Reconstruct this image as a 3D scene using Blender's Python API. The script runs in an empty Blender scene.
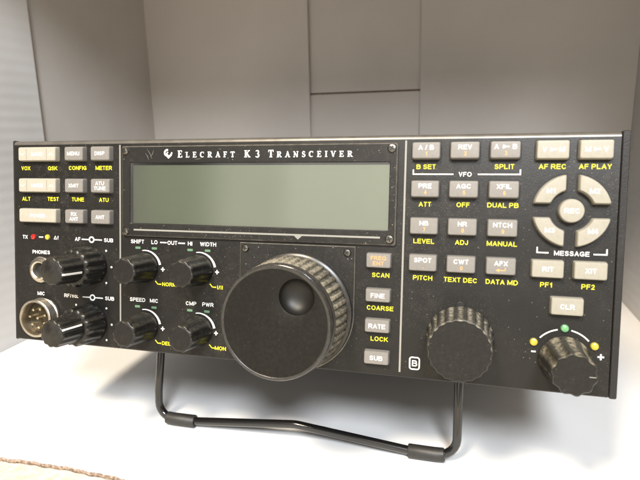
import bpy, math, random
from mathutils import Vector, Matrix
random.seed(7)
PI = math.pi; rad = math.radians
S = bpy.context.scene; COL = S.collection
mm = 0.001
TILT = rad(9.0)                 # the radio leans back on its wire stand
PW, PH = 272.0, 99.66           # front panel, millimetres
FRONT_UP = 54.0                 # front lower edge above the box floor

# ---------------------------------------------------------------- camera
cam = bpy.data.cameras.new('camera'); camo = bpy.data.objects.new('camera', cam); COL.objects.link(camo)
r0 = Vector((0.96579, 0.25847, -0.02113)); r1 = Vector((0.03449, -0.20877, -0.97736)); r2 = Vector((-0.25703, 0.94319, -0.21054))
mw = Matrix.Identity(4)
for i in range(3):
    mw[i][0] = r0[i]; mw[i][1] = -r1[i]; mw[i][2] = -r2[i]
mw.translation = Vector((216.02-136, -201.97, 102.17+FRONT_UP))*mm
camo.matrix_world = mw
cam.sensor_width = 36; cam.lens = 29.53; cam.clip_start = 0.01; cam.clip_end = 60
cam.dof.use_dof = True; cam.dof.focus_distance = 0.238; cam.dof.aperture_fstop = 19
S.camera = camo
# ---------------------------------------------------------------- room light
wd = bpy.data.worlds.new('World'); S.world = wd; wd.use_nodes = True
bg = wd.node_tree.nodes['Background']; bg.inputs[1].default_value = 1.0
def world_nodes():
    t = wd.node_tree; tc = t.nodes.new('ShaderNodeTexCoord'); sp = t.nodes.new('ShaderNodeSeparateXYZ'); t.links.new(tc.outputs['Generated'], sp.inputs[0])
    def step(src, a, b):
        n = t.nodes.new('ShaderNodeMapRange'); n.interpolation_type = 'SMOOTHSTEP'
        n.inputs[1].default_value = a; n.inputs[2].default_value = b; t.links.new(src, n.inputs[0]); return n.outputs[0]
    def mul(a, b, op='MULTIPLY'):
        n = t.nodes.new('ShaderNodeMath'); n.operation = op
        for i, x in enumerate((a, b)):
            if isinstance(x, float): n.inputs[i].default_value = x
            else: t.links.new(x, n.inputs[i])
        return n.outputs[0]
    X, Y, Z = sp.outputs
    front = mul(step(Y, -.15, -.5), step(Z, .75, .35)); front = mul(front, step(Z, -.35, -.1))
    edge = mul(mul(step(X, -.50, -.42), .55), mul(step(X, -.36, -.31), .45), 'ADD')   # added room brightness in two steps, reflected by the display
    v = mul(mul(mul(front, edge), mul(step(X, .9, .2), .8)), .85)
    glare = mul(mul(step(Y, -.5, -.7), mul(step(X, -.475, -.40), step(X, .02, -.06))), mul(step(Z, -.02, .10), step(Z, .42, .30)))   # added bright band, mirrored as glare in the display
    lap = mul(mul(mul(step(X, -.33, -.30), .35), .65, 'ADD'), 1.0)
    v = mul(v, mul(glare, lap), 'ADD'); v = mul(v, .21, 'ADD')
    m = t.nodes.new('ShaderNodeVectorMath'); m.operation = 'SCALE'; m.inputs[0].default_value = (1.0, .93, .84); t.links.new(v, m.inputs['Scale'])
    t.links.new(m.outputs[0], bg.inputs[0])
world_nodes()
def area(name, pos, target, size, watts, color):
    l = bpy.data.lights.new(name, 'AREA'); l.shape = 'DISK'; l.size = size; l.energy = watts; l.color = color
    o = bpy.data.objects.new(name, l); COL.objects.link(o)
    o.location = pos; o.rotation_euler = (Vector(target)-Vector(pos)).to_track_quat('-Z', 'Y').to_euler()
    return o
def lamp_at(dist, d): 
    v = Vector(d).normalized()*dist; return (v.x, v.y, v.z+FRONT_UP*mm)
area('warm_lamp', lamp_at(1.5, (-11, -41, 54)), (0, 0, .05), 0.27, 33, (1.0, 0.86, 0.68))
area('cool_lamp', lamp_at(1.3, (22, -60, 54)), (0, 0, .05), 0.34, 22, (0.92, 0.96, 1.0))
S.view_settings.view_transform = 'Standard'; S.view_settings.look = 'None'
S.view_settings.exposure = 0.0; S.view_settings.gamma = 1.0
S.render.engine = 'CYCLES'; S.cycles.max_bounces = 10; S.cycles.diffuse_bounces = 6; S.cycles.transparent_max_bounces = 12

# ---------------------------------------------------------------- materials
def nt(name):
    m = bpy.data.materials.new(name); m.use_nodes = True; t = m.node_tree
    return m, t, t.nodes['Principled BSDF']
def N(t, kind, **kw):
    n = t.nodes.new(kind)
    for k, v in kw.items():
        if k in n.inputs: n.inputs[k].default_value = v
        else: setattr(n, k, v)
    return n
def math_n(t, op, a, b=None, c=None):
    n = t.nodes.new('ShaderNodeMath'); n.operation = op
    for i, x in enumerate((a, b, c)):
        if x is None: continue
        if isinstance(x, (int, float)): n.inputs[i].default_value = x
        else: t.links.new(x, n.inputs[i])
    return n.outputs[0]
def mixc(t, f, a, b):
    n = t.nodes.new('ShaderNodeMix'); n.data_type = 'RGBA'
    if isinstance(f, (int, float)): n.inputs[0].default_value = f
    else: t.links.new(f, n.inputs[0])
    for i, x in ((6, a), (7, b)):
        if isinstance(x, tuple): n.inputs[i].default_value = (*x, 1)
        else: t.links.new(x, n.inputs[i])
    return n.outputs[2]
def coords(t): return N(t, 'ShaderNodeTexCoord').outputs['Object']
def noise(t, scale, detail=3, vec=None, rough=.55):
    n = N(t, 'ShaderNodeTexNoise', Scale=scale, Detail=detail, Roughness=rough)
    t.links.new(vec if vec else coords(t), n.inputs['Vector']); return n.outputs['Fac']
def ramp(t, f, a, b):
    n = N(t, 'ShaderNodeMapRange'); n.inputs[1].default_value = a; n.inputs[2].default_value = b
    t.links.new(f, n.inputs[0]); return n.outputs[0]
def bump(t, b, h, strength, dist=0.0002):
    n = N(t, 'ShaderNodeBump', Strength=strength, Distance=dist); t.links.new(h, n.inputs['Height'])
    t.links.new(n.outputs[0], b.inputs['Normal'])
def specks(t, scale, size, keep):
    """small lint and dust grains: 0..1 mask"""
    v = N(t, 'ShaderNodeTexVoronoi', Scale=scale); t.links.new(coords(t), v.inputs['Vector'])
    near = math_n(t, 'LESS_THAN', v.outputs['Distance'], size)
    s = N(t, 'ShaderNodeSeparateColor'); t.links.new(v.outputs['Color'], s.inputs[0])
    pick = math_n(t, 'GREATER_THAN', s.outputs[0], keep)
    return math_n(t, 'MULTIPLY', math_n(t, 'MULTIPLY', near, pick), s.outputs[1])
def upward(t, lo, hi):
    g = N(t, 'ShaderNodeNewGeometry'); s = N(t, 'ShaderNodeSeparateXYZ'); t.links.new(g.outputs['Normal'], s.inputs[0])
    return ramp(t, s.outputs[2], lo, hi)
def simple(name, col, rough=.5, metal=0, spec=.5, coat=0, var=0.0, vs=400):
    m, t, b = nt(name)
    b.inputs['Base Color'].default_value = (*col, 1); b.inputs['Roughness'].default_value = rough
    b.inputs['Metallic'].default_value = metal; b.inputs['Specular IOR Level'].default_value = spec
    b.inputs['Coat Weight'].default_value = coat
    if var:
        f = ramp(t, noise(t, vs, 4), .3, .7)
        t.links.new(mixc(t, f, tuple(c*(1-var) for c in col), tuple(min(1, c*(1+var)) for c in col)), b.inputs['Base Color'])
    return m
def black_panel(name, col, rough, dust=.6, bs=.35, grain=2600):
    m, t, b = nt(name)
    f = ramp(t, noise(t, 35, 4), .25, .75)
    base = mixc(t, f, tuple(c*.82 for c in col), tuple(c*1.2 for c in col))
    sp = specks(t, 480, .10, .66); sp2 = specks(t, 1500, .20, .45)
    patch = ramp(t, noise(t, 24, 4), .40, .66)
    d = math_n(t, 'MULTIPLY', math_n(t, 'ADD', sp, math_n(t, 'MULTIPLY', sp2, patch)), dust)
    c = mixc(t, d, base, (.30, .27, .215))
    film = math_n(t, 'MULTIPLY', math_n(t, 'MULTIPLY', patch, ramp(t, noise(t, 300, 5), .45, .8)), .05)
    c = mixc(t, film, c, (.3, .27, .22))
    t.links.new(c, b.inputs['Base Color'])
    r = math_n(t, 'ADD', math_n(t, 'MULTIPLY', noise(t, 60, 4), .18), rough-.09); t.links.new(r, b.inputs['Roughness'])
    b.inputs['Specular IOR Level'].default_value = .32
    bump(t, b, noise(t, grain, 2), bs, .00012)
    return m
def dusty(name, col, rough, amount, dustcol=(.34, .30, .22), lo=-.1, hi=.75, spec=.5, sp=.5, lobes=0, ph=0.0):
    m, t, b = nt(name)
    n1 = ramp(t, noise(t, 620, 6, rough=.7), .44, .56)
    n2 = ramp(t, noise(t, 90, 3), .3, .6)
    d = math_n(t, 'MULTIPLY', math_n(t, 'MULTIPLY', upward(t, lo, hi), math_n(t, 'ADD', math_n(t, 'MULTIPLY', n1, .75), .25)), math_n(t, 'MULTIPLY', math_n(t, 'ADD', n2, .5), amount))
    if lobes:
        q = N(t, 'ShaderNodeSeparateXYZ'); t.links.new(coords(t), q.inputs[0])
        an = math_n(t, 'ARCTAN2', q.outputs[2], q.outputs[0])
        gr = ramp(t, math_n(t, 'COSINE', math_n(t, 'MULTIPLY', math_n(t, 'ADD', an, ph), float(lobes))), .6, -.7)
        d = math_n(t, 'MULTIPLY', d, math_n(t, 'ADD', math_n(t, 'MULTIPLY', gr, .85), .15))
    d = math_n(t, 'ADD', d, math_n(t, 'MULTIPLY', specks(t, 700, .14, .75), sp))
    cl = N(t, 'ShaderNodeClamp'); t.links.new(d, cl.inputs[0]); d = cl.outputs[0]
    t.links.new(mixc(t, d, col, dustcol), b.inputs['Base Color'])
    t.links.new(math_n(t, 'ADD', math_n(t, 'MULTIPLY', d, .5), rough), b.inputs['Roughness'])
    b.inputs['Specular IOR Level'].default_value = spec
    bump(t, b, noise(t, 1400, 3), .15, .0001)
    return m
def board(name, col, axis='Z', lines=0.0, rough=.8):
    m, t, b = nt(name)
    f = ramp(t, noise(t, 9, 4), .3, .7)
    c = mixc(t, f, tuple(x*.93 for x in col), tuple(min(1, x*1.04) for x in col))
    t.links.new(c, b.inputs['Base Color']); b.inputs['Roughness'].default_value = rough
    b.inputs['Specular IOR Level'].default_value = .3
    w = N(t, 'ShaderNodeTexWave', Scale=.55/.0072/2, Distortion=.6, Detail=2.0)
    w.inputs['Detail Scale'].default_value = .4
    w.wave_type = 'BANDS'; w.bands_direction = axis
    t.links.new(coords(t), w.inputs['Vector'])
    h = math_n(t, 'ADD', math_n(t, 'ADD', math_n(t, 'MULTIPLY', noise(t, 14, 3, rough=.4), 5.0), math_n(t, 'MULTIPLY', w.outputs['Fac'], lines)), math_n(t, 'MULTIPLY', noise(t, 1500, 3), .12))
    bump(t, b, h, .5, .0006)
    return m

M = {}
M['panel'] = black_panel('black_powder_coat', (.0105, .0098, .0088), .40)
M['bezel'] = black_panel('dark_grey_bezel', (.015, .0143, .0135), .34, dust=.9)
M['case'] = black_panel('black_case_paint', (.016, .015, .015), .45, bs=.6, grain=1500)
M['knob'] = dusty('black_knob_plastic', (.007, .0068, .0065), .33, .06, sp=.15)
M['cap'] = dusty('black_knob_cap', (.0085, .008, .0078), .40, .04, spec=.3, sp=.12)
M['grip'] = dusty('dusty_rubber_grip', (.035, .032, .026), .5, 1.0, (.23, .205, .15), -.75, .55)
M['grip_soft'] = dusty('dusty_grey_knob', (.014, .013, .012), .40, .8, (.27, .25, .20), -.2, .7, lobes=22)
M['grip_small'] = dusty('dusty_scalloped_knob', (.014, .013, .012), .38, 1.0, (.20, .18, .13), -.2, .8, lobes=10, ph=.15)
M['satin'] = dusty('satin_dark_face', (.0062, .0058, .0050), .40, .03, spec=.22, sp=.07)
M['dimple'] = simple('polished_dimple', (.006, .0055, .0045), .46, spec=.42)
M['rim'] = simple('dark_rim', (.03, .028, .025), .30, var=.25, vs=600)
M['cream'] = simple('cream_key_plastic', (.335, .315, .265), .45, var=.05, vs=700)
M['cream2'] = simple('tan_key_plastic', (.275, .26, .218), .45, var=.05, vs=700)
M['grey'] = simple('grey_key_plastic', (.182, .172, .16), .45, var=.06, vs=700)
M['white'] = simple('white_print', (.80, .80, .78), .6)
M['yellow'] = simple('yellow_print', (.72, .66, .02), .6)
M['orange'] = simple('orange_print', (.72, .30, .11), .6)
M['line'] = simple('grey_print', (.24, .235, .215), .5)
M['edge'] = simple('highlight_edge', (.16, .15, .13), .34, metal=.5, var=.3, vs=300)  # bezel and plate chamfers paled: edge highlights put into the colour
M['lip'] = simple('satin_front_lip', (.14, .13, .115), .36, metal=.5, var=.2, vs=150)  # paler than the panel paint: the lip's highlight partly put into its colour
M['metal'] = simple('nickel', (.62, .58, .51), .28, metal=1, var=.15, vs=900)
M['brass'] = simple('brass_insert', (.05, .04, .025), .45, metal=.7, var=.2, vs=900)
M['gold'] = simple('gold_pin', (.85, .74, .52), .25, metal=1)
M['hole'] = simple('dark_hole', (.006, .006, .006), .6)
M['screw'] = simple('dark_screw_steel', (.22, .21, .19), .26, metal=1, var=.2, vs=900)
M['red'] = simple('red_lens', (.42, .012, .01), .2, coat=.6)
M['amber'] = simple('yellow_lens', (.46, .37, .04), .2, coat=.6)
M['green'] = simple('green_lens', (.13, .34, .15), .2, coat=.6)
M['ledwin'] = simple('pale_green_window', (.12, .22, .13), .3)
M['wire'] = simple('gloss_black_wire', (.008, .008, .008), .16, coat=.5)
M['sleeve'] = simple('rubber_sleeve', (.022, .021, .020), .5, var=.15, vs=500)
M['paper'] = board('white_paper_floor', (.83, .83, .83), 'X', .05, .5)
M['cardL'] = board('white_cardboard_fluted', (.62, .61, .60), 'Z', .55)
M['card'] = board('white_cardboard', (.55, .52, .49), 'X', .10)
M['cardR'] = board('grey_cardboard', (.54, .53, .52), 'Z', .5)
M['cut'] = simple('brown_cut_edge', (.27, .20, .155), .9, var=.7, vs=700)
# lcd
m, t, b = nt('lcd_green'); M['lcd'] = m
g = N(t, 'ShaderNodeSeparateXYZ'); t.links.new(coords(t), g.inputs[0])
f = ramp(t, noise(t, 14, 2), .3, .7)
t.links.new(mixc(t, f, (.335, .355, .255), (.375, .39, .285)), b.inputs['Base Color'])
b.inputs['Roughness'].default_value = .32; b.inputs['Specular IOR Level'].default_value = .35
bump(t, b, noise(t, 3000, 2), .08, .0001)
# window pane
m = bpy.data.materials.new('clear_window'); m.use_nodes = True; t = m.node_tree; t.nodes.clear(); M['pane'] = m
o = N(t, 'ShaderNodeOutputMaterial'); mx = N(t, 'ShaderNodeMixShader'); fr = N(t, 'ShaderNodeFresnel', IOR=1.75)
tr = N(t, 'ShaderNodeBsdfTransparent'); tr.inputs[0].default_value = (.96, .97, .95, 1)
gl = N(t, 'ShaderNodeBsdfGlossy', Roughness=.04)
t.links.new(fr.outputs[0], mx.inputs[0]); t.links.new(tr.outputs[0], mx.inputs[1]); t.links.new(gl.outputs[0], mx.inputs[2]); t.links.new(mx.outputs[0], o.inputs[0])
# table
m, t, b = nt('speckled_tan_board'); M['table'] = m
f = ramp(t, noise(t, 260, 6, rough=.7), .35, .65)
t.links.new(mixc(t, f, (.52, .46, .37), (.76, .71, .60)), b.inputs['Base Color']); b.inputs['Roughness'].default_value = .8
bump(t, b, noise(t, 500, 4), .5, .0005)

# ---------------------------------------------------------------- object helpers
def link(name, verts, faces, mats, parent=None, centre=None, smooth=30, fm=None, loc=None):
    me = bpy.data.meshes.new(name)
    vs = [Vector(v)*mm for v in verts]
    if centre is None:
        c = Vector((sum(v.x for v in vs), sum(v.y for v in vs), sum(v.z for v in vs)))/max(1, len(vs))
    else: c = Vector(centre)*mm
    me.from_pydata([v-c for v in vs], [], faces); me.validate(); 
    for m_ in (mats if isinstance(mats, (list, tuple)) else [mats]): me.materials.append(m_)
    if fm: 
        for p, k in zip(me.polygons, fm): p.material_index = k
    if smooth:
        for p in me.polygons: p.use_smooth = True
        me.set_sharp_from_angle(angle=rad(smooth))
    me.update()
    o = bpy.data.objects.new(name, me); COL.objects.link(o); o.parent = parent
    o.location = c - (parent['_o'] if parent and '_o' in parent else Vector((0, 0, 0))) if parent else c
    return o
ORG = {}
class G:
    """collects geometry in panel millimetres: u right, v down from the panel's top edge, w outwards"""
    def __init__(s): s.v = []; s.f = []; s.m = []
    def ring(s, pts): 
        i = len(s.v); s.v += [(u-136, -w, PH-v) for u, v, w in pts]; return list(range(i, i+len(pts)))
    def loft(s, rings, cap0=True, cap1=True, mat=0, closed=True):
        R = [s.ring(r) for r in rings]; n = len(R[0])
        for a, b in zip(R, R[1:]):
            for i in range(n if closed else n-1):
                j = (i+1) % n; s.f.append((a[i], a[j], b[j], b[i])); s.m.append(mat)
        if cap0: s.f.append(tuple(R[0])); s.m.append(mat)
        if cap1: s.f.append(tuple(reversed(R[-1]))); s.m.append(mat)
        return s
    def poly(s, pts, w, mat=0): 
        s.f.append(tuple(s.ring([(a, b, w) for a, b in pts]))); s.m.append(mat); return s
    def box(s, u0, v0, w0, u1, v1, w1, mat=0):
        return s.loft([[(u0, v0, w), (u0, v1, w), (u1, v1, w), (u1, v0, w)] for w in (w0, w1)], mat=mat)
    def ribbon(s, pts, width, w, mat=0):
        n = len(pts); L = []; Rr = []
        for i, p in enumerate(pts):
            a = pts[max(0, i-1)]; b = pts[min(n-1, i+1)]
            d = Vector((b[0]-a[0], b[1]-a[1])).normalized(); k = (width[i] if isinstance(width, (list, tuple)) else width)/2
            L.append((p[0]-d.y*k, p[1]+d.x*k)); Rr.append((p[0]+d.y*k, p[1]-d.x*k))
        a = s.ring([(x, y, w) for x, y in L]); b = s.ring([(x, y, w) for x, y in Rr])
        for i in range(n-1): s.f.append((a[i], a[i+1], b[i+1], b[i])); s.m.append(mat)
        return s
    def build(s, name, mats, parent, smooth=30, centre=None):
        c = Vector((sum(v[0] for v in s.v), sum(v[1] for v in s.v), sum(v[2] for v in s.v)))/len(s.v) if centre is None else Vector((centre[0]-136, -centre[2], PH-centre[1]))
        po = ORG.get(parent.name, Vector((0, 0, 0)))
        me = bpy.data.meshes.new(name)
        me.from_pydata([(Vector(v)-c)*mm for v in s.v], [], s.f)
        for m_ in (mats if isinstance(mats, (list, tuple)) else [mats]): me.materials.append(m_)
        for p, k in zip(me.polygons, s.m): p.material_index = k
        import bmesh
        bm = bmesh.new(); bm.from_mesh(me); 
        if smooth: bmesh.ops.recalc_face_normals(bm, faces=bm.faces)
        bm.to_mesh(me); bm.free()
        if smooth:
            for p in me.polygons: p.use_smooth = True
            me.set_sharp_from_angle(angle=rad(smooth))
        o = bpy.data.objects.new(name, me); COL.objects.link(o); o.parent = parent; o.location = (c-po)*mm
        ORG[o.name] = c
        return o
def rrect(cu, cv, w_, h_, r, w, n=5):
    out = []
    for k, (sx, sy) in enumerate(((1, -1), (-1, -1), (-1, 1), (1, 1))):
        a0 = (0, PI/2, PI, 3*PI/2)[k]
        for i in range(n):
            a = a0+PI/2*i/(n-1)
            out.append((cu+sx*(w_/2-r)+r*math.cos(a), cv+sy*(h_/2-r)-r*math.sin(a), w))
    return out
def circ(cu, cv, r, w, n=48, lobes=0, amp=0, ph=0, power=1):
    out = []
    for i in range(n):
        a = 2*PI*i/n; k = 0
        if lobes:
            c = math.cos(lobes*(a+ph)); k = amp*(abs(c)**power*(1 if c > 0 else -1))
        out.append((cu+(r+k)*math.cos(a), cv-(r+k)*math.sin(a), w))
    return out
def arc(cu, cv, r, a0, a1, n=24): 
    return [(cu+r*math.cos(rad(a0+(a1-a0)*i/(n-1))), cv-r*math.sin(rad(a0+(a1-a0)*i/(n-1)))) for i in range(n)]

# lettering
HELV = dict(zip('ABCDEFGHIJKLMNOPQRSTUVWXYZ0123456789', [.722,.722,.722,.722,.667,.611,.778,.722,.278,.556,.722,.611,.833,.722,.778,.667,.778,.722,.667,.611,.722,.667,.944,.667,.667,.611]+[.556]*10))
HELV.update({' ': .278, '/': .40, '.': .278, '-': .333, '+': .584, '\u0394': .80, 'f': .46})
def ar(cx, cy, rx, ry, a0, a1, n=11): return [(cx+rx*math.cos(rad(a0+(a1-a0)*i/(n-1))), cy+ry*math.sin(rad(a0+(a1-a0)*i/(n-1)))) for i in range(n)]
SL = [(0, 0), (0, 1)]
def O_(cx=.5, cy=.5, rx=.5, ry=.5): return ar(cx, cy, rx, ry, 90, 450, 25)
GS = {'A': [[(0, 0), (.5, 1)], [(1, 0), (.5, 1)], [(.2, .3), (.8, .3)]],
 'B': [SL, [(0, 1), (.62, 1)]+ar(.62, .77, .3, .23, 80, -90, 8)+[(.1, .54)], [(.6, .54)]+ar(.64, .27, .36, .27, 80, -90, 9)+[(0, 0)]],
 'C': [ar(.5, .5, .5, .5, 42, 318, 19)], 'D': [SL, [(0, 1), (.4, 1)]+ar(.42, .5, .58, .5, 80, -90, 13)+[(0, 0)]],
 'E': [SL, [(0, 1), (1, 1)], [(0, .53), (.9, .53)], [(0, 0), (1, 0)]], 'F': [SL, [(0, 1), (1, 1)], [(0, .52), (.85, .52)]],
 'G': [ar(.5, .5, .5, .5, 42, 325, 19), [(.96, .08), (.96, .42)], [(.98, .44), (.58, .44)]], 'H': [SL, [(1, 0), (1, 1)], [(0, .53), (1, .53)]],
 'I': [[(.5, 0), (.5, 1)]], 'J': [[(.9, 1), (.9, .3)]+ar(.45, .27, .45, .27, 0, -170, 8)], 'K': [SL, [(.95, 1), (.05, .36)], [(.35, .58), (1, 0)]],
 'L': [SL, [(0, 0), (1, 0)]], 'M': [SL, [(0, 1), (.5, .08)], [(1, 1), (.5, .08)], [(1, 0), (1, 1)]], 'N': [SL, [(0, 1), (1, 0)], [(1, 0), (1, 1)]],
 'O': [O_()], 'P': [SL, [(0, 1), (.62, 1)]+ar(.64, .72, .36, .28, 80, -90, 8)+[(0, .44)]], 'Q': [O_(), [(.62, .25), (1, -.05)]],
 'R': [SL, [(0, 1), (.62, 1)]+ar(.62, .74, .34, .26, 80, -90, 8)+[(0, .48)], [(.55, .46), (1, 0)]],
 'S': [ar(.5, .76, .45, .24, 25, 262, 12)+ar(.5, .26, .5, .26, 80, -158, 12)], 'T': [[(0, 1), (1, 1)], [(.5, 0), (.5, 1)]],
 'U': [[(0, 1), (0, .36)]+ar(.5, .34, .5, .34, 185, 355, 10)+[(1, .36), (1, 1)]], 'V': [[(0, 1), (.5, 0)], [(1, 1), (.5, 0)]],
 'W': [[(0, 1), (.25, 0)], [(.5, .95), (.25, 0)], [(.5, .95), (.75, 0)], [(1, 1), (.75, 0)]], 'X': [[(0, 1), (1, 0)], [(1, 1), (0, 0)]],
 'Y': [[(0, 1), (.5, .45)], [(1, 1), (.5, .45)], [(.5, .45), (.5, 0)]], 'Z': [[(0, 1), (1, 1)], [(1, 1), (0, 0)], [(0, 0), (1, 0)]],
 '0': [O_()], '1': [[(.6, 0), (.6, 1)], [(.55, .95), (.15, .7)]], '2': [ar(.5, .72, .48, .28, 165, -35, 10)+[(.05, .02)], [(0, 0), (1, 0)]],
 '3': [ar(.48, .77, .42, .23, 150, -85, 9), ar(.48, .27, .5, .27, 90, -150, 10)], '4': [[(.72, 0), (.72, 1)], [(.7, 1), (0, .28)], [(0, .26), (1, .26)]],
 '5': [[(.9, 1), (.2, 1)], [(.2, 1), (.1, .5)], ar(.48, .32, .5, .32, 140, -150, 12)], '6': [O_(.5, .31, .48, .31), ar(.55, .5, .53, .5, 55, 175, 9)],
 '7': [[(0, 1), (1, 1)], [(1, 1), (.35, 0)]], '8': [O_(.5, .77, .4, .23), O_(.5, .27, .5, .27)], '9': [O_(.5, .69, .48, .31), ar(.45, .5, .53, .5, -5, -125, 9)],
 '/': [[(0, 0), (1, 1)]], '.': [[(.5, 0), (.5, .02)]], '-': [[(0, .5), (1, .5)]], '+': [[(0, .5), (1, .5)], [(.5, 0), (.5, 1)]],
 '\u0394': [[(0, 0), (.5, 1)], [(1, 0), (.5, 1)], [(0, 0), (1, 0)]], 'f': [[(.4, 0), (.4, .8)]+ar(.75, .8, .35, .2, 180, 90, 5), [(0, .66), (.9, .66)]], ' ': []}
def add_text(g, txt, cu, cv, cap=1.9, w=0.05, align='c', width=None, bold=0, mat=0):
    em = cap/.716; tot = sum(HELV.get(ch, .6) for ch in txt)*em
    sq = 1 if width is None else width/tot
    u = cu if align == 'l' else cu-tot*sq/2
    k = 0; hw = cap*(.125 if txt in '+-' else .088)*(.8 if '\u0394' in txt else 1)
    for ch in txt:
        a = HELV.get(ch, .6)*em*sq; sb = .0 if txt in '+-' else .055*em*sq
        x0 = u+sb+hw; x1 = u+a-sb-hw
        for st in GS[ch]:
            p = [Vector((x0+(x1-x0)*x, cv+cap/2-hw-(cap-2*hw)*y)) for x, y in st]
            if (p[0]-p[-1]).length > 1e-4:
                p[0] = p[0]+(p[0]-p[1]).normalized()*hw*.9; p[-1] = p[-1]+(p[-1]-p[-2]).normalized()*hw*.9
            g.ribbon([(q.x, q.y) for q in p], hw*2, w+.0035*(k % 6), mat); k += 1
        u += a
    return g

# ---------------------------------------------------------------- the box the radio stands in
def wbox(x0, y0, z0, x1, y1, z1): 
    return [(x0,y0,z0),(x1,y0,z0),(x1,y1,z0),(x0,y1,z0),(x0,y0,z1),(x1,y0,z1),(x1,y1,z1),(x0,y1,z1)], [(0,3,2,1),(4,5,6,7),(0,1,5,4),(1,2,6,5),(2,3,7,6),(3,0,4,7)]
v, f = wbox(-1500, -900, -30, 1500, 1500, -2.5)
tb = link('table_top', v, f, M['table']); tb['kind'] = 'structure'
bx = bpy.data.objects.new('cardboard_box', None); COL.objects.link(bx)
bx['label'] = 'open white cardboard box around and behind the black radio, with folded flaps'; bx['category'] = 'box'
def panelbox(name, x0, y0, z0, x1, y1, z1, mat, **k):
    # camera-side x values are relative to the radio's left edge
    v, f = wbox(x0-136, y0, z0, x1-136, y1, z1); o = link(name, v, f, mat, smooth=0, **k); o.parent = bx; return o
# bottom sheet, with a wavering cut front edge
vs = []; fs = []; fm = []
nx = 160
xs = [-108+(356+108)*i/nx for i in range(nx+1)]
def fy(x): return -20.6+1.2*math.sin(x*.045)+.35*math.sin(x*.7)+.25*math.sin(x*1.9+1)
for x in xs: vs += [(x-136, fy(x), 0), (x-136, 322, 0), (x-136, fy(x)-.5, -.9), (x-136, fy(x)-.1, -2.2), (x-136, 322, -2.2)]
for i in range(nx):
    a = i*5; b = a+5
    fs += [(a, b, b+1, a+1), (a+2, b+2, b, a), (a+3, b+3, b+2, a+2), (a+4, b+4, b+3, a+3), (a+1, b+1, b+4, a+4)]; fm += [0, 1, 1, 0, 0]
bs = link('bottom', vs, fs, [M['paper'], M['cut']], fm=fm, smooth=0); bs.parent = bx; bs['label'] = 'white paper covered bottom with a torn brown front edge'
TOP = 345
panelbox('side_wall', -113, 40, .2, -109, 322, TOP, M['card'])
fl = panelbox('flap', -108.2, -20, .2, -105, 151, TOP, M['cardL']); fl['label'] = 'fluted flap folded along the left side'
panelbox('side_wall', 356, -10, .2, 360, 322, TOP, M['cardR'])
panelbox('back_wall', -109, 319, .2, 356, 322, 187.3, M['card'])
panelbox('back_wall', -109, 322.4, .2, 356, 325, TOP, M['cut'])  # brown backing board added so the crease gap shows dark
panelbox('back_wall', -109, 319.4, 189.2, 356, 322, TOP, M['card'])
panelbox('flap', -108.9, 315, .3, 67.5, 318.6, TOP-1, M['card'])
panelbox('flap', 175.5, 315, .3, 355.8, 318.6, TOP-1, M['card'])
panelbox('top', -113, -28, TOP+.2, 360, 322, TOP+4, M['card'])

# ---------------------------------------------------------------- the radio
root = bpy.data.objects.new('radio_transceiver', None); COL.objects.link(root)
root.location = (0, 0, FRONT_UP*mm); root.rotation_euler = (-TILT, 0, 0)
root['label'] = 'black desktop radio with green display and many knobs, tilted up on a wire stand'; root['category'] = 'radio'
ORG[root.name] = Vector((0, 0, 0))
# case
g = G(); g.loft([rrect(136, 49.9, 270.6, 97.0, 1.2, w) for w in (-3.0, -256)])
g.build('case', M['case'], root)
for u0, u1 in ((-1.9, -.3), (272.5, 275.2)):
    g = G(); g.loft([rrect((u0+u1)/2, 49.9, u1-u0, 100.6, .6, w, 3) for w in (-256, -1.3)]+[rrect((u0+u1)/2, 49.9, u1-u0-.6, 100.0, .4, -.9, 3)])
    g.build('side_plate', M['case'], root)
for u in (30, 242):
    g = G(); g.loft([[(a, 98.3+h, b-238) for a, b, _ in circ(u, 0, r, 0, 24)] for h, r in ((0, 9), (9, 8.6), (11, 7.6))]); g.build('foot', M['sleeve'], root)
    g = G(); g.loft([[(a, 98.3+h, b-52) for a, b, _ in circ(u, 0, r, 0, 24)] for h, r in ((0, 9), (9, 8.6), (11, 7.6))]); g.build('foot', M['sleeve'], root)
# front panel: rounded top and bottom edges
prof = [(-4, 0)]+[(-2.0+2.0*math.sin(a), 2.0-2.0*math.cos(a)) for a in [rad(x) for x in range(0, 91, 15)]]
prof += [(0, PH-.9)]+[(-.9+.9*math.cos(a), PH-.9+.9*math.sin(a)) for a in [rad(x) for x in range(0, 91, 22)]]+[(-4, PH)]
g = G(); g.loft([[(u, v, w) for w, v in prof] for u in (0.15, 271.9)])
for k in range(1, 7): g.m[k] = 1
panel = g.build('front_panel', [M['panel'], M['lip']], root, smooth=40)

def print_lines(name, mat, items, w=0.06, parent=panel):
    g = G(); k = 0
    for it in items: g.ribbon(it[0], it[1], w+k*.006); k += 1
    return g.build(name, M[mat], parent, smooth=0)
def legend(txt, u, v, mat='yellow', cap=1.9, parent=panel, w=.06, align='c', width=None, bold=.035):
    g = G(); add_text(g, txt, u, v, cap, w, align, width, bold); return g.build('legend', M[mat], parent, smooth=0)

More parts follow.
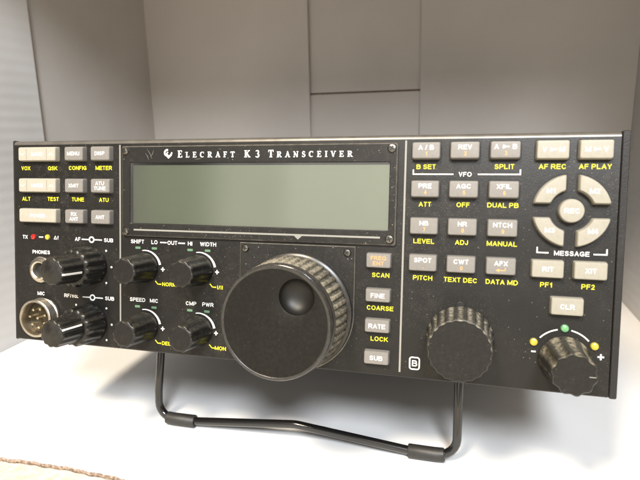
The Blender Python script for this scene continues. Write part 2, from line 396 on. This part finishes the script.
C1, C2 = 37.2, 51.8; A1, A2, A3 = 202.0, 216.8, 231.7; K1, K2 = 248.5, 263.3
for txt, u, v in (('VOX', 6.9, 13.4), ('QSK', 22.8, 13.4), ('CONFIG', C1, 13.3), ('METER', C2, 13.3), ('ALT', 6.9, 28.5), ('TEST', 22.9, 28.4), ('TUNE', C1, 28.4), ('ATU', C2, 28.4),
        ('B SET', A1, 12.9), ('SPLIT', A3, 12.9), ('ATT', A1, 27.9), ('OFF', A2, 27.9), ('DUAL PB', A3, 27.8), ('LEVEL', A1, 42.8), ('ADJ', A2, 42.8), ('MANUAL', A3+.2, 42.8),
        ('PITCH', A1, 57.7), ('TEXT DEC', A2, 57.8), ('DATA MD', A3+.7, 57.8), ('AF REC', 248.9, 12.9), ('AF PLAY', 263.6, 12.9), ('PF1', 248.7, 57.9), ('PF2', 263.2, 57.9),
        ('SCAN', 184.9, 57.5), ('COARSE', 185, 71.3), ('LOCK', 185, 84.3)):
    legend(txt, u, v)
for txt, u, v in (('NORM', 83.0, 67.0), ('I/II', 110.9, 66.9), ('DELAY', 82.9, 94.8), ('MON', 110.0, 94.7)): legend(txt, u, v, align='l', cap=1.75)
for txt, u, v in (('TX', 5.9, 47.5), ('\u0394f', 24.5, 47.3), ('PHONES', 15.4, 54.8), ('AF', 36.9, 47.6), ('SUB', 54.3, 47.6), ('RF/', 30.9, 75.6), ('SUB', 54.7, 75.6), ('MIC', 15.1, 75.5),
        ('SHIFT', 70.0, 47.6), ('LO', 79.0, 47.6), ('OUT', 88.3, 47.6), ('HI', 97.4, 47.6), ('WIDTH', 106.4, 47.6), ('SPEED', 70.0, 75.1), ('MIC', 78.8, 75.1), ('CMP', 98.0, 75.1), ('PWR', 106.5, 75.1),
        ('VFO', 217.2, 15.9), ('MESSAGE', 257.0, 45.6)):
    legend(txt, u, v, 'white', cap=1.8)
legend('SQL', 35.2, 75.7, 'white', cap=1.4)
legend('-', 245.1, 84.1, 'white', width=1.7, cap=2.2); legend('+', 268.8, 84.2, 'white', width=2.3, cap=2.3)
for u, v in ((83.4, 60.1), (110.9, 60.0), (83.4, 88.0), (110.6, 87.9)): legend('+', u, v, 'white', width=1.9, cap=2.0)
# separator lines, brackets, dashes, dots
print_lines('separator_line', 'line', [([(60.7, 2.6), (60.7, 86.5)], .75)])
print_lines('separator_line', 'line', [([(193.8, 2.4), (193.8, 97.4)], .75)])
print_lines('bracket', 'white', [([(197.0, 14.0), (197.0, 16.15)], .5), ([(196.76, 15.9), (212.7, 15.9)], .5)])
print_lines('bracket', 'white', [([(237.6, 14.0), (237.6, 16.15)], .5), ([(237.84, 15.9), (222.0, 15.9)], .5)])
print_lines('bracket', 'white', [([(244.8, 43.5), (244.8, 45.85)], .5), ([(244.56, 45.6), (248.9, 45.6)], .5)])
print_lines('bracket', 'white', [([(269.0, 43.5), (269.0, 45.85)], .5), ([(269.24, 45.6), (264.5, 45.6)], .5)])
for a, b, v in ((82.0, 85.3, 47.6), (91.3, 94.8, 47.6), (14.2, 16.7, 47.3), (39.2, 43.3, 47.6), (46.3, 50.6, 47.6), (39.4, 43.6, 75.7), (46.6, 51.0, 75.7)):
    print_lines('dash', 'white', [([(a, v), (b, v)], .55)])
for u, v in ((44.8, 47.6), (45.1, 75.7)):
    g = G(); g.ribbon(arc(u, v, 1.25, 0, 360, 25), .7, .075); g.build('ring_mark', M['white'], panel, smooth=0)
for c in ((44, 60.4), (44, 88.2)):
    for a in (135, 41, 0, -41):
        if c[1] < 70 and a == 135: continue
        g = G(); r = 11.8; g.poly([(x, y) for x, y, _ in circ(c[0]+r*math.cos(rad(a)), c[1]-r*math.sin(rad(a)), .5, 0, 12)], .06); g.build('dot', M['white'], panel, smooth=0)
KN = ((74.0, 59.7), (101.9, 59.5), (74.0, 87.6), (101.8, 87.4))
for u, v in KN:
    pts = arc(u, v, 8.1, 100, 12, 20); print_lines('arc_mark', 'white', [(pts, [.35+.75*i/19 for i in range(20)])])
    print_lines('hook_mark', 'yellow', [([(u+5.5, v+6.0), (u+6.8, v+7.4), (u+8.6, v+7.4)], .55)])
for a0, a1 in ((138, 102), (78, 42)): print_lines('arc_mark', 'white', [(arc(255.8, 86.3, 11.6, a0, a1, 14), .5)])
g = G(); g.ribbon([(x, y) for x, y, _ in rrect(199.8, 93.2, 3.9, 4.9, .9, 0)]+[(201.75, 91.65)], .55, .06); add_text(g, 'B', 199.85, 93.2, 2.5, .06); g.build('legend', M['white'], panel, smooth=0)

# ---- display bezel, window and screen
def frame(g, o_, i_, w0, w1, ch=.5):
    (cu, cv, W_, H_, r) = o_; (a, b, c, d, r2) = i_
    g.loft([rrect(cu, cv, W_, H_, r, w0), rrect(cu, cv, W_, H_, r, w1-ch), rrect(cu, cv, W_-2*ch, H_-2*ch, r, w1), rrect(a, b, c, d, r2, w1), rrect(a, b, c-.6, d-.6, r2, w1-.4), rrect(a, b, c-.6, d-.6, r2, w0)], False, False)
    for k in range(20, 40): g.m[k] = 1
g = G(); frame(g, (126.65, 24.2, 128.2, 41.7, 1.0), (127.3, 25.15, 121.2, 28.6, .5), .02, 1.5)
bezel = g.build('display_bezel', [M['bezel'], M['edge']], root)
g = G(); g.poly([(66.9, 10.9), (66.9, 39.4), (187.8, 39.4), (187.8, 10.9)], .10); g.build('window_surround', M['hole'], bezel, smooth=0)
g = G(); g.box(68.0, 12.1, .12, 187.5, 38.9, .3); g.build('lcd_screen', M['lcd'], bezel, smooth=0)
g = G(); g.box(67.0, 11.0, .75, 187.6, 39.3, .95); g.build('window_pane', M['pane'], bezel, smooth=0)
g = G(); g.ribbon([(69.0, 42.0), (184.4, 41.9)], .75, 1.56); g.poly([(147.3, 42.2), (151.1, 42.2), (149.2, 43.9)], 1.57); g.build('marker_line', M['line'], bezel, smooth=0)
# serif title letters, unit cap height, built stroke by stroke
TH, TK = .11, .20
def ser(x, y, w=.42): return ([(x-w/2, y), (x+w/2, y)], .09)
def stem(x, y0=0, y1=1): return [([(x, y0+.02), (x, y1-.02)], TK), ser(x, .045), ser(x, .955)]
def arcp(cx, cy, rx, ry, a0, a1, n=14): return [(cx+rx*math.cos(rad(a0+(a1-a0)*i/(n-1))), cy+ry*math.sin(rad(a0+(a1-a0)*i/(n-1)))) for i in range(n)]
GL = {
 'E': (.78, stem(.2)+[([(.2, .045), (.70, .045)], .09), ([(.2, .955), (.66, .955)], .09), ([(.2, .52), (.52, .52)], .09), ([(.68, .0), (.70, .26)], .08), ([(.64, 1.0), (.64, .76)], .08), ([(.52, .40), (.52, .64)], .07)]),
 'L': (.74, stem(.2)+[([(.2, .045), (.66, .045)], .09), ([(.65, .0), (.68, .28)], .08)]),
 'C': (.86, [(arcp(.46, .5, .36, .45, 50, 310, 22), [.08]*3+[.10, .12, .15, .18, .2, .2, .2, .2, .2, .2, .2, .18, .15, .12, .10]+[.08]*4), ([(.70, 1.0), (.72, .70)], .07)]),
 'R': (.88, stem(.2)+[([(.2, .955), (.42, .955)]+arcp(.42, .74, .22, .21, 85, -85, 10)+[(.2, .52)], [.09, .09]+[.1, .12, .15, .18, .19, .19, .18, .15, .12, .1]+[.09]), ([(.40, .52), (.72, .05)], .17), ([(.62, .045), (.90, .045)], .09)]),
 'A': (.88, [([(.46, 1.0), (.18, .05)], .09), ([(.42, 1.0), (.74, .03)], TK), ser(.16, .045, .34), ser(.76, .045, .36), ([(.27, .34), (.62, .34)], .08)]),
 'F': (.70, stem(.2)+[([(.2, .955), (.64, .955)], .09), ([(.2, .52), (.50, .52)], .09), ([(.62, 1.0), (.63, .74)], .08), ([(.50, .40), (.50, .64)], .07)]),
 'T': (.80, [([(.40, .02), (.40, .95)], TK), ser(.40, .045), ([(.06, .955), (.74, .955)], .09), ([(.07, 1.0), (.05, .72)], .08), ([(.73, 1.0), (.75, .72)], .08)]),
 'K': (.92, stem(.2)+[([(.28, .42), (.70, .96)], .10), ([(.38, .54), (.76, .04)], .18), ser(.70, .955, .3), ser(.78, .045, .32)]),
 '3': (.66, [(arcp(.30, .74, .22, .22, 150, -90, 14)+arcp(.30, .27, .26, .25, 90, -150, 14), [.1]*4+[.16]*6+[.1]*6+[.18]*8+[.1]*4)]),
 'N': (.94, [([(.18, .02), (.18, .98)], .09), ([(.76, .02), (.76, .98)], .09), ([(.14, .97), (.74, .03)], TK), ser(.16, .045, .32), ser(.12, .955, .26), ser(.76, .955, .34)]),
 'S': (.64, [(arcp(.33, .73, .20, .22, 30, 250, 12)+arcp(.31, .27, .23, .23, 70, -150, 12), [.09]*3+[.13]*5+[.19]*9+[.13]*4+[.09]*3), ([(.51, .98), (.52, .72)], .06), ([(.09, .30), (.09, .02)], .06)]),
 'I': (.40, stem(.2)),
 'V': (.88, [([(.14, .97), (.46, .02)], TK), ([(.72, .97), (.42, .0)], .09), ser(.13, .955, .34), ser(.74, .955, .32)]),
}
def title(txt, u0, u1, vb, big, small):
    wid = sum(GL[c][0]*(big if i == 0 or c in 'K3' else small) for i, c in enumerate(txt)); gap = (u1-u0-wid)/max(1, len(txt)-1)
    g = G(); u = u0; k = 0
    for i, c in enumerate(txt):
        s = big if i == 0 or c in 'K3' else small; a, st = GL[c]
        for pts, wd_ in st:
            w2 = [x*s*1.12 for x in wd_] if isinstance(wd_, list) else wd_*s*1.12
            if isinstance(w2, list) and len(w2) != len(pts): w2 = (w2+[w2[-1]]*len(pts))[:len(pts)]
            g.ribbon([(u+x*s, vb-y*s) for x, y in pts], w2, 1.56+.004*(k % 7)); k += 1
        u += a*s+gap
    return g.build('legend', M['white'], bezel, smooth=0)
title('ELECRAFT', 91.8, 119.6, 8.75, 3.1, 2.45); title('K3', 124.2, 131.2, 8.85, 3.0, 3.0); title('TRANSCEIVER', 135.2, 172.2, 8.9, 3.1, 2.45)
g = G()   # round emblem of two hooked strokes
g.ribbon(arc(86.5, 6.6, 1.25, 70, 250, 16), [.5]+[.85]*14+[.7], 1.57)
g.ribbon([(86.9, 6.3), (86.2, 7.0), (87.2, 8.1)], .55, 1.575)
g.ribbon([(86.1, 7.9), (87.1, 8.7), (88.4, 7.6), (88.9, 6.4)], [.5, 1.1, .9, .5], 1.58)
g.build('emblem', M['white'], bezel, smooth=0)

def screw(u, v, w, parent, r=1.65, ang=.5):
    g = G(); g.loft([circ(u, v, r, w, 20), circ(u, v, r, w+.45, 20), circ(u, v, r*.82, w+.85, 20), circ(u, v, r*.45, w+1.02, 20)])
    o = g.build('screw', M['screw'], parent)
    h = G()
    for k in (0, 1):
        a = ang+k*PI/2; d = (math.cos(a), math.sin(a)); h.ribbon([(u-d[0]*r*.6, v-d[1]*r*.6), (u+d[0]*r*.6, v+d[1]*r*.6)], r*.3, w+1.06+.01*k)
    h.build('cross_slot', M['hole'], o, smooth=0) if parent is root else None
    if parent is not root:
        i0 = len(h.v)
        me = o.data; c = ORG[o.name]
        import bmesh
        bm = bmesh.new(); bm.from_mesh(me); me.materials.append(M['hole'])
        for f in h.f:
            nf = bm.faces.new([bm.verts.new((Vector(h.v[i])-c)*mm) for i in f]); nf.material_index = 1
        bm.to_mesh(me); bm.free()
    return o
for u, v, a in ((64.6, 5.6, .3), (64.7, 42.9, .9), (188.4, 5.6, .6), (188.3, 42.4, 1.2)): screw(u, v, 1.5, bezel, r=1.8, ang=a)

g = G()
for k, (a, b, c, d) in enumerate(((76, 4.6, 78.6, 9.2), (79.5, 5.2, 77.8, 8.6), (75.2, 6.6, 77.0, 9.8), (100.4, 9.6, 103.4, 9.2), (178.5, 40.4, 179.4, 39.9), (112, 5.0, 113.1, 5.3))):
    g.ribbon([(a, b), ((a+c)/2+.3, (b+d)/2), (c, d)], [.04, .13, .04], 1.52+.003*k)
g.build('scratch', M['line'], bezel, smooth=0)
# ---- small lamps
def led(u, v, mat, r=1.35, h=1.1, collar=True):
    g = G(); g.loft([circ(u, v, r, .02, 24), circ(u, v, r, h*.4, 24), circ(u, v, r*.85, h*.75, 24), circ(u, v, r*.5, h*.95, 24), circ(u, v, r*.15, h, 24)])
    o = g.build('indicator_lamp', M[mat], root)
    if collar:
        h2 = G(); h2.loft([circ(u, v, r*1.28, .02, 24), circ(u, v, r*1.25, .16, 24), circ(u, v, r*1.02, .18, 24)], False, False); h2.build('collar', M['hole'], o)
    return o
for a in ((11.2, 47.3, 'red'), (19.6, 47.2, 'amber')): led(*a)
for a in ((255.8, 74.2, 'green'), (245.0, 80.3, 'amber'), (266.4, 80.2, 'amber')): led(*a, r=1.5, h=1.4)
for u, v in ((70.3, 50.5), (79.0, 50.5), (97.4, 50.5), (106.2, 50.5), (70.0, 78.3), (78.8, 78.3), (97.4, 78.3), (106.0, 78.3)):
    g = G(); g.loft([rrect(u, v, 2.7, 1.05, .2, w, 3) for w in (.02, .12)]); g.build('indicator_window', M['ledwin'], root)

# ---- keys
def key_shape(g, cu, cv, w_, h_, top=3.0):
    g.loft([rrect(cu, cv, w_+.7, h_+.7, .7, -.5), rrect(cu, cv, w_+.5, h_+.5, .7, 1.6), rrect(cu, cv, w_+.15, h_+.15, .7, top-.35), rrect(cu, cv, w_-.35, h_-.35, .7, top-.05), rrect(cu, cv, w_-1.4, h_-1.4, .5, top)])
def well(outline):
    g = G(); g.loft([outline]); 
def key(cu, cv, w_, h_, mat, lines, top=3.0, name='key'):
    g = G(); key_shape(g, cu, cv, w_, h_, top); o = g.build(name, M[mat], root)
    g = G(); a = rrect(cu, cv, w_+1.5, h_+1.5, .9, .035); b = rrect(cu, cv, w_+.4, h_+.4, .7, .035); g.loft([a, b], False, False); g.build('key_gap', M['hole'], o, smooth=0)
    for txt, du, dv, cap, m_ in lines: legend(txt, cu+du, cv+dv, m_, cap, o, top+.03)
    return o
R1, R2, R3, R4 = 6.7, 21.85, 36.6, 51.4
def rocker(txt, v, chev):
    o = key(16.0, v, 21.4, 6.3, 'cream', [(txt, .3, .1, 1.7, 'white')])
    if chev:
        for s in (-1, 1):
            g = G(); x = 16+s*8.4; k = s*.45
            g.ribbon([(x-1.1, v+.2+k), (x, v+.2-k), (x+1.1, v+.2+k)], .4, 3.03); g.build('chevron_mark', M['white'], o, smooth=0)
            g = G(); g.ribbon([(16+s*5.9, v-2.6), (16+s*5.9, v+2.6)], .22, 3.025); g.build('groove', M['grey'], o, smooth=0)
rocker('BAND', R1, 1); rocker('MODE', R2, 1); rocker('POWER', R3, 0)
for u, v, ls in ((C1, R1, [('MENU', 0)]), (C2, R1, [('DISP', 0)]), (C1, R2, [('XMIT', 0)]), (C2, R2, [('ATU', -1.15), ('TUNE', 1.15)]), (C1, R3, [('RX', -1.15), ('ANT', 1.15)]), (C2, R3, [('ANT', 0)])):
    key(u, v, 10.0, 6.2, 'grey', [(s, 0, d, 1.75, 'white') for s, d in ls])
grid = ((A1, R1, 'A / B', '1'), (A2, R1, 'REV', '2'), (A3, R1, None, '3'), (A1, R2, 'PRE', '4'), (A2, R2, 'AGC', '5'), (A3, R2, 'XFIL', '6'),
        (A1, R3, 'NB', '7'), (A2, R3, 'NR', '8'), (A3, R3, 'NTCH', '9'), (A1, R4, 'SPOT', '.'), (A2, R4, 'CWT', '0'), (A3, R4, 'AFX', None))
def arrow_text(o, cu, cv, a, b, top, tail, sp):
    g = G(); add_text(g, a, cu-sp, cv, 1.85, top+.03); add_text(g, b, cu+sp, cv, 1.85, top+.03)
    g.poly([(cu-1.0, cv-.75), (cu-1.0, cv+.75), (cu+.75, cv)], top+.03); g.ribbon([(cu+.5, cv), (cu+tail, cv)], .45, top+.035)
    g.build('legend', M['white'], o, smooth=0)
for u, v, a, b in grid:
    ls = []
    if a: ls.append((a, 0, -1.15, 1.85, 'white'))
    if b: ls.append((b, .2, 1.35, 1.6, 'orange'))
    o = key(u, v, 10.6, 6.2, 'grey', ls)
    if a is None: arrow_text(o, u, v-1.15, 'A', 'B', 3.0, 1.3, 3.3)
    if b is None:
        g = G(); g.ribbon([(u+1.6, v+.5), (u+1.6, v+1.5), (u-.6, v+1.5)], .4, 3.03); g.poly([(u-.6, v+.8), (u-1.9, v+1.5), (u-.6, v+2.2)], 3.04); g.build('return_arrow', M['orange'], o, smooth=0)
for u, a, b in ((K1, 'V', 'M'), (K2, 'M', 'V')):
    o = key(u, 6.8, 11.0, 6.6, 'cream2', []); arrow_text(o, u, 6.8, a, b, 3.0, 1.3, 3.0)
for u, v, s in ((K1, 51.6, 'RIT'), (K2, 51.6, 'XIT'), (255.9, 65.5, 'CLR')): key(u, v, 11.0, 6.3, 'cream2', [(s, 0, 0, 1.85, 'white')])
key(184.2, 51.3, 9.8, 5.6, 'grey', [('FREQ', 0, -1.1, 1.7, 'orange'), ('ENT', 0, 1.1, 1.7, 'orange')])
for v, s in ((65.7, 'FINE'), (78.4, 'RATE'), (91.7, 'SUB')): key(184.3, v, 9.9, 5.1, 'grey', [(s, 0, 0, 1.9, 'white')])
# round centre key and four curved keys
cu, cv = 255.9, 29.5
g = G(); g.loft([circ(cu, cv, r, w) for r, w in ((4.6, -.5), (4.5, 1.6), (4.35, 2.6), (4.05, 2.95), (3.5, 3.0))]); o = g.build('round_key', M['cream2'], root)
g = G(); g.loft([circ(cu, cv, 5.1, .035), circ(cu, cv, 4.5, .035)], False, False); g.build('key_gap', M['hole'], o, smooth=0)
legend('REC', cu, cv, 'white', 1.9, o, 3.03)
def sector(sx, sy, ins):
    Ro, Ri, gx, gy = 13.5-ins, 7.9+ins, 2.3+ins, 2.8+ins
    aO0, aO1 = math.asin(gy/Ro), math.acos(gx/Ro); aI0, aI1 = math.asin(gy/Ri), math.acos(gx/Ri)
    pts = [(Ro*math.cos(aO0+(aO1-aO0)*i/11), Ro*math.sin(aO0+(aO1-aO0)*i/11)) for i in range(12)]
    pts += [(Ri*math.cos(aI1+(aI0-aI1)*i/7), Ri*math.sin(aI1+(aI0-aI1)*i/7)) for i in range(8)]
    # round the four corners by chaikin-style cutting
    n = len(pts); out = []
    for i in range(n):
        p = Vector(pts[i]); a = Vector(pts[i-1]); b = Vector(pts[(i+1) % n])
        if i in (0, 11, 12, 19):
            for q, tt in ((a, 1), (None, 0), (b, 1)):
                if q is None: out.append(p*.55+(a.lerp(b, .5)-p).normalized()*.25+p*.45)
                else: d = (q-p); out.append(p+d*min(.45, .75/d.length))
        else: out.append(p)
    if sx*sy < 0: out.reverse()
    return [(cu+sx*x, cv-sy*y) for x, y in out]
for sx, sy, s in ((-1, 1, 'M1'), (1, 1, 'M2'), (-1, -1, 'M3'), (1, -1, 'M4')):
    g = G(); g.loft([[(x, y, w) for x, y in sector(sx, sy, i)] for i, w in ((-.3, -.5), (-.2, 1.6), (0, 2.6), (.28, 2.95), (.75, 3.0))]); o = g.build('curved_key', M['cream2'], root)
    g = G(); g.loft([[(x, y, .035) for x, y in sector(sx, sy, i)] for i in (-.9, -.2)], False, False); g.build('key_gap', M['hole'], o, smooth=0)
    legend(s, cu+sx*7.4, cv-sy*7.4, 'white', 1.9, o, 3.03)

# ---- knobs
def fluted(cu, cv, prof, lobes, amp, n, mat, name, parent, ph=0, power=1, smooth=50, cap0=True):
    g = G(); g.loft([circ(cu, cv, r, w, n, lobes, a*amp, ph, power) for r, w, a in prof], cap0, True); return g.build(name, M[mat], parent, smooth=smooth)
for u, v in KN:
    o = fluted(u, v, [(6.9, .3, .2), (7.0, 1.4, .3), (6.6, 2.2, 1), (6.2, 8, 1), (5.85, 15.6, 1), (5.6, 16.3, .9), (5.2, 16.5, .6)], 10, .27, 140, 'knob', 'knob', root, .1)
    g = G(); g.loft([circ(u, v, 4.9, 16.45, 40), circ(u, v, 4.75, 16.6, 40)]); g.build('cap', M['cap'], o)
for u, v in ((44.0, 60.2), (44.0, 88.0)):
    o = fluted(u, v, [(9.3, .3, 0), (9.4, 1.6, 0), (9.1, 2.2, 1), (8.9, 8, 1), (8.6, 11.6, 1), (8.1, 12.4, .6), (6.6, 12.7, 0)], 14, .42, 168, 'knob', 'dual_knob', root, .1)
    i_ = fluted(u, v, [(6.6, 12.8, .3), (6.5, 13.4, 1), (6.1, 24.2, 1), (5.8, 25.2, .9), (5.3, 25.5, .5)], 12, .26, 144, 'knob', 'inner_knob', o, .2)
    # white pointer inlay along the side of the inner knob
    a = rad(-12 if v < 70 else 20); g = G()
    rr = lambda w, da: (u+(6.95-.4*(w-13.4)/10.8)*math.cos(a+da), v-(6.95-.4*(w-13.4)/10.8)*math.sin(a+da), w)
    g.loft([[rr(w, -.065), (lambda p: (p[0]-.8*math.cos(a), p[1]+.8*math.sin(a), p[2]))(rr(w, -.065)), (lambda p: (p[0]-.8*math.cos(a), p[1]+.8*math.sin(a), p[2]))(rr(w, .065)), rr(w, .065)] for w in (14.0, 19, 24.4)]+[[(u+k*math.cos(a+d), v-k*math.sin(a+d), 25.3) for k, d in ((6.2, -.07), (5.6, -.07), (5.6, .07), (6.2, .07))]])
    g.build('pointer_line', M['white'], i_, smooth=0)
# tuning knob on its rounded plate
U, V_ = 148.2, 75.0
def plate(ins, w): 
    pts = [(U-26+ins, 46.0+ins), ]+[(U-(26-ins)*math.cos(rad(a)), V_+(26-ins)*math.sin(rad(a))) for a in range(0, 181, 6)]+[(U+26-ins, 46.0+ins)]
    return [(x, min(y, 99.3), w) for x, y in pts]
g = G(); g.loft([plate(0, .02), plate(0, .55), plate(.35, .85)]); np_ = len(plate(0, 0))
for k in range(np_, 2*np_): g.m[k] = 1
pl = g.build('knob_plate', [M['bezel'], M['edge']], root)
screw(125.0, 48.5, .85, pl, r=1.6, ang=.2); screw(170.8, 48.7, .85, pl, r=1.6, ang=.8)
g = G(); g.loft([circ(U, V_, r, w, 96) for r, w in ((25.0, 1.2), (25.3, 1.8), (25.3, 3.0), (24.4, 3.6), (23.0, 3.7))], True, False)
tk = g.build('tuning_knob', M['rim'], root)
def rib(r, w, a, n=44*10):
    out = []
    for i in range(n):
        th = 2*PI*i/n; c = math.cos(44*th); k = a*(.5+.5*math.tanh(2.6*c+.6)); out.append((U+(r+k)*math.cos(th), V_-(r+k)*math.sin(th), w))
    return out
g = G(); g.loft([rib(23.1, 3.6, 0), rib(23.5, 4.4, .2), rib(23.4, 5.4, 1.15), rib(22.9, 12, 1.2), rib(22.3, 19.3, 1.15), rib(22.3, 20.5, .1), rib(22.0, 21.0, 0)], False, False); g.build('rubber_grip', M['grip'], tk, smooth=60)
g = G(); g.loft([circ(U, V_, r, w, 128) for r, w in ((22.0, 20.9), (23.0, 21.2), (23.1, 22.6), (22.7, 23.0), (22.5, 23.5), (22.7, 23.9), (22.6, 26.3), (22.2, 26.9), (21.6, 27.0), (21.2, 26.75))], False, False); g.build('rim', M['rim'], tk, smooth=45)
# face disc with the concave finger dimple
du, dv, dr = 156.9, 64.3, 7.1
g = G(); n = 128; rings = []
cuR = [(U+21.25*math.cos(2*PI*i/n), V_-21.25*math.sin(2*PI*i/n)) for i in range(n)]
# rings run from the rim to the dimple edge, then down the bowl
def lerp(a, b, k): return a+(b-a)*k
def dim_pt(i, r): 
    th = 2*PI*i/n; return (du+r*math.cos(th), dv-r*math.sin(th))
for k in (0, .25, .5, .75, 1):
    rings.append([(lerp(cuR[i][0], dim_pt(i, dr+.35)[0], k), lerp(cuR[i][1], dim_pt(i, dr+.35)[1], k), 26.75) for i in range(n)])
rings.append([(*dim_pt(i, dr), 26.62) for i in range(n)])
for q in range(1, 13):
    a = q/13*PI/2; rings.append([(*dim_pt(i, dr*math.cos(a)), 26.6-4.6*math.sin(a)) for i in range(n)])
g.loft(rings[:6], False, False); g.build('face', M['satin'], tk, smooth=40)
g = G(); g.loft(rings[5:], False, True); g.build('finger_dimple', M['dimple'], tk, smooth=40)
# second tuning knob
u, v = 217.3, 81.3
o = fluted(u, v, [(13.0, .5, 0), (13.1, 2.2, .2), (12.4, 3.4, 2), (12.1, 9, 2.1), (11.8, 15, 2), (11.7, 18.7, 1.4), (11.5, 19.8, .9), (11.2, 20, .7)], 22, .2, 264, 'grip_soft', 'medium_knob', root)
fluted(u, v, [(11.15, 19.9, .7), (11.0, 20.15, .7)], 22, .2, 264, 'cap', 'cap', o)
g = G(); g.loft([circ(u-.1, 68.3, r, w, 24) for r, w in ((1.9, .02), (1.9, .5), (1.5, .8))]); g.build('pivot_boss', M['case'], o)
# small scalloped knob at the right
u, v = 256.1, 86.4
o = fluted(u, v, [(9.2, .4, 0), (9.3, 1.8, 0), (8.9, 2.4, 0), (8.2, 6, .5), (7.7, 10, 1), (7.5, 18.3, 1), (7.3, 19.5, .9), (6.9, 19.9, .8)], 10, .36, 160, 'grip_small', 'scalloped_knob', root, .15)
fluted(u, v, [(7.0, 19.8, .8), (6.8, 20.05, .8)], 10, .36, 160, 'cap', 'cap', o, .15)
g = G(); g.ribbon([(u+4.6, v+.1), (u+6.8, v+.1)], .28, 20.1); g.build('pointer_line', M['line'], o, smooth=0)

# ---- sockets
u, v = 15.6, 63.5
g = G(); g.loft([circ(u, v, r, w, 40) for r, w in ((6.5, .02), (6.5, .9), (6.1, 1.3), (5.4, 1.4), (5.1, 2.2), (4.3, 2.4), (3.6, 2.0), (3.3, .9), (3.3, .06))], False, False)
o = g.build('headphone_socket', M['metal'], root); g = G(); g.poly([(x, y) for x, y, _ in circ(u, v, 3.3, 0, 40)], .07); g.build('socket_hole', M['hole'], o, smooth=0)
u, v = 16.0, 87.2
pr = [(9.6, .02), (9.6, .5)]+[(9.15+(.22 if k % 2 else 0), .8+k*.36) for k in range(11)]+[(9.2, 5.2), (8.9, 5.4), (8.1, 5.4), (7.9, 5.0), (7.8, .7)]
g = G(); g.loft([circ(u, v, r, w, 56) for r, w in pr], False, False); mc = g.build('microphone_socket', M['metal'], root)
g = G(); g.loft([circ(u, v, 7.8, .3, 40), circ(u, v, 7.7, .8, 40)]); g.build('insert', M['brass'], mc)
for k in range(8):
    a = rad(20+k*360/7); r = 4.6 if k < 7 else 0
    g = G(); x, y = u+r*math.cos(a), v-r*math.sin(a); g.loft([circ(x, y, q, w, 12) for q, w in ((.62, .7), (.62, 3.6), (.3, 4.0))]); g.build('pin', M['gold'], mc)

# ---- wire stand (built level, then handed to the tilted radio)
inv = (Matrix.Translation(root.location) @ Matrix.Rotation(-TILT, 4, 'X')).inverted()
def tube(pts, r, n=16, radii=None):
    vs, fs = [], []; P = [Vector(p) for p in pts]; up = None
    for i, p in enumerate(P):
        d = (P[min(i+1, len(P)-1)]-P[max(i-1, 0)]).normalized()
        a = Vector((0, 1, 0)); a = (a-d*a.dot(d)).normalized(); b = d.cross(a)
        rr = radii[i] if radii else r
        for k in range(n): th = 2*PI*k/n; vs.append(p+(a*math.cos(th)+b*math.sin(th))*rr)
    for i in range(len(P)-1):
        for k in range(n): q = (k+1) % n; fs.append((i*n+k, i*n+q, (i+1)*n+q, (i+1)*n+k))
    fs.append(tuple(reversed(range(n)))); fs.append(tuple(range((len(P)-1)*n, len(P)*n)))
    return vs, fs
def level(name, pts, r, mat, parent, radii=None):
    vs, fs = tube(pts, r, radii=radii)
    vs = [(inv @ (Vector((x-136, y, z+FRONT_UP))*mm))/mm for x, y, z in vs]
    c = sum((Vector(v_) for v_ in vs), Vector())/len(vs); po = ORG[parent.name]
    me = bpy.data.meshes.new(name); me.from_pydata([(v_-c)*mm for v_ in vs], [], fs); me.materials.append(mat)
    for p in me.polygons: p.use_smooth = True
    me.set_sharp_from_angle(angle=rad(50))
    o = bpy.data.objects.new(name, me); COL.objects.link(o); o.parent = parent; o.location = (c-po)*mm; ORG[o.name] = c; return o
XL, XR, yb, zb, zm = 60.8, 218.0, 25.6, -50.6, -44.6
def path():
    p = [(XL, 36, -7), (XL, 34, -12), (XL, 27.5, -36)]; R_ = 8.5
    for a in range(0, 91, 15): p.append((XL+R_-R_*math.cos(rad(a)), yb+1.2*(1-a/90), zb+R_-R_*math.sin(rad(a))))
    p += [(80, yb, zb), (84, yb, zb+.4), (137, yb, zm-.1), (139, yb, zm), (141, yb, zm-.1), (194, yb, zb+.4), (198, yb, zb)]
    for a in range(90, -1, -15): p.append((XR-R_+R_*math.cos(rad(a)), yb+1.2*(1-a/90), zb+R_-R_*math.sin(rad(a))))
    return p+[(XR, 27.5, -36), (XR, 34, -12), (XR, 36, -7)]
st = level('wire_stand', path(), 2.1, M['wire'], root)
level('rubber_sleeve', [(66.0, yb, zb+.35), (66.2, yb, zb+.3), (70, yb, zb), (82.2, yb, zb+.1), (82.7, yb, zb+.1)], 3.3, M['sleeve'], st, radii=[2.9, 3.2, 3.35, 3.35, 3.0])
level('rubber_sleeve', [(195.5, yb, zb+.1), (196, yb, zb+.1), (208, yb, zb), (212.2, yb, zb+.25), (212.6, yb, zb+.3)], 3.3, M['sleeve'], st, radii=[3.0, 3.35, 3.35, 3.3, 2.9])
for x in (XL, XR):
    level('hinge_block', [(x-6, 37, -9.5), (x+6, 37, -9.5)], 4.0, M['case'], st)
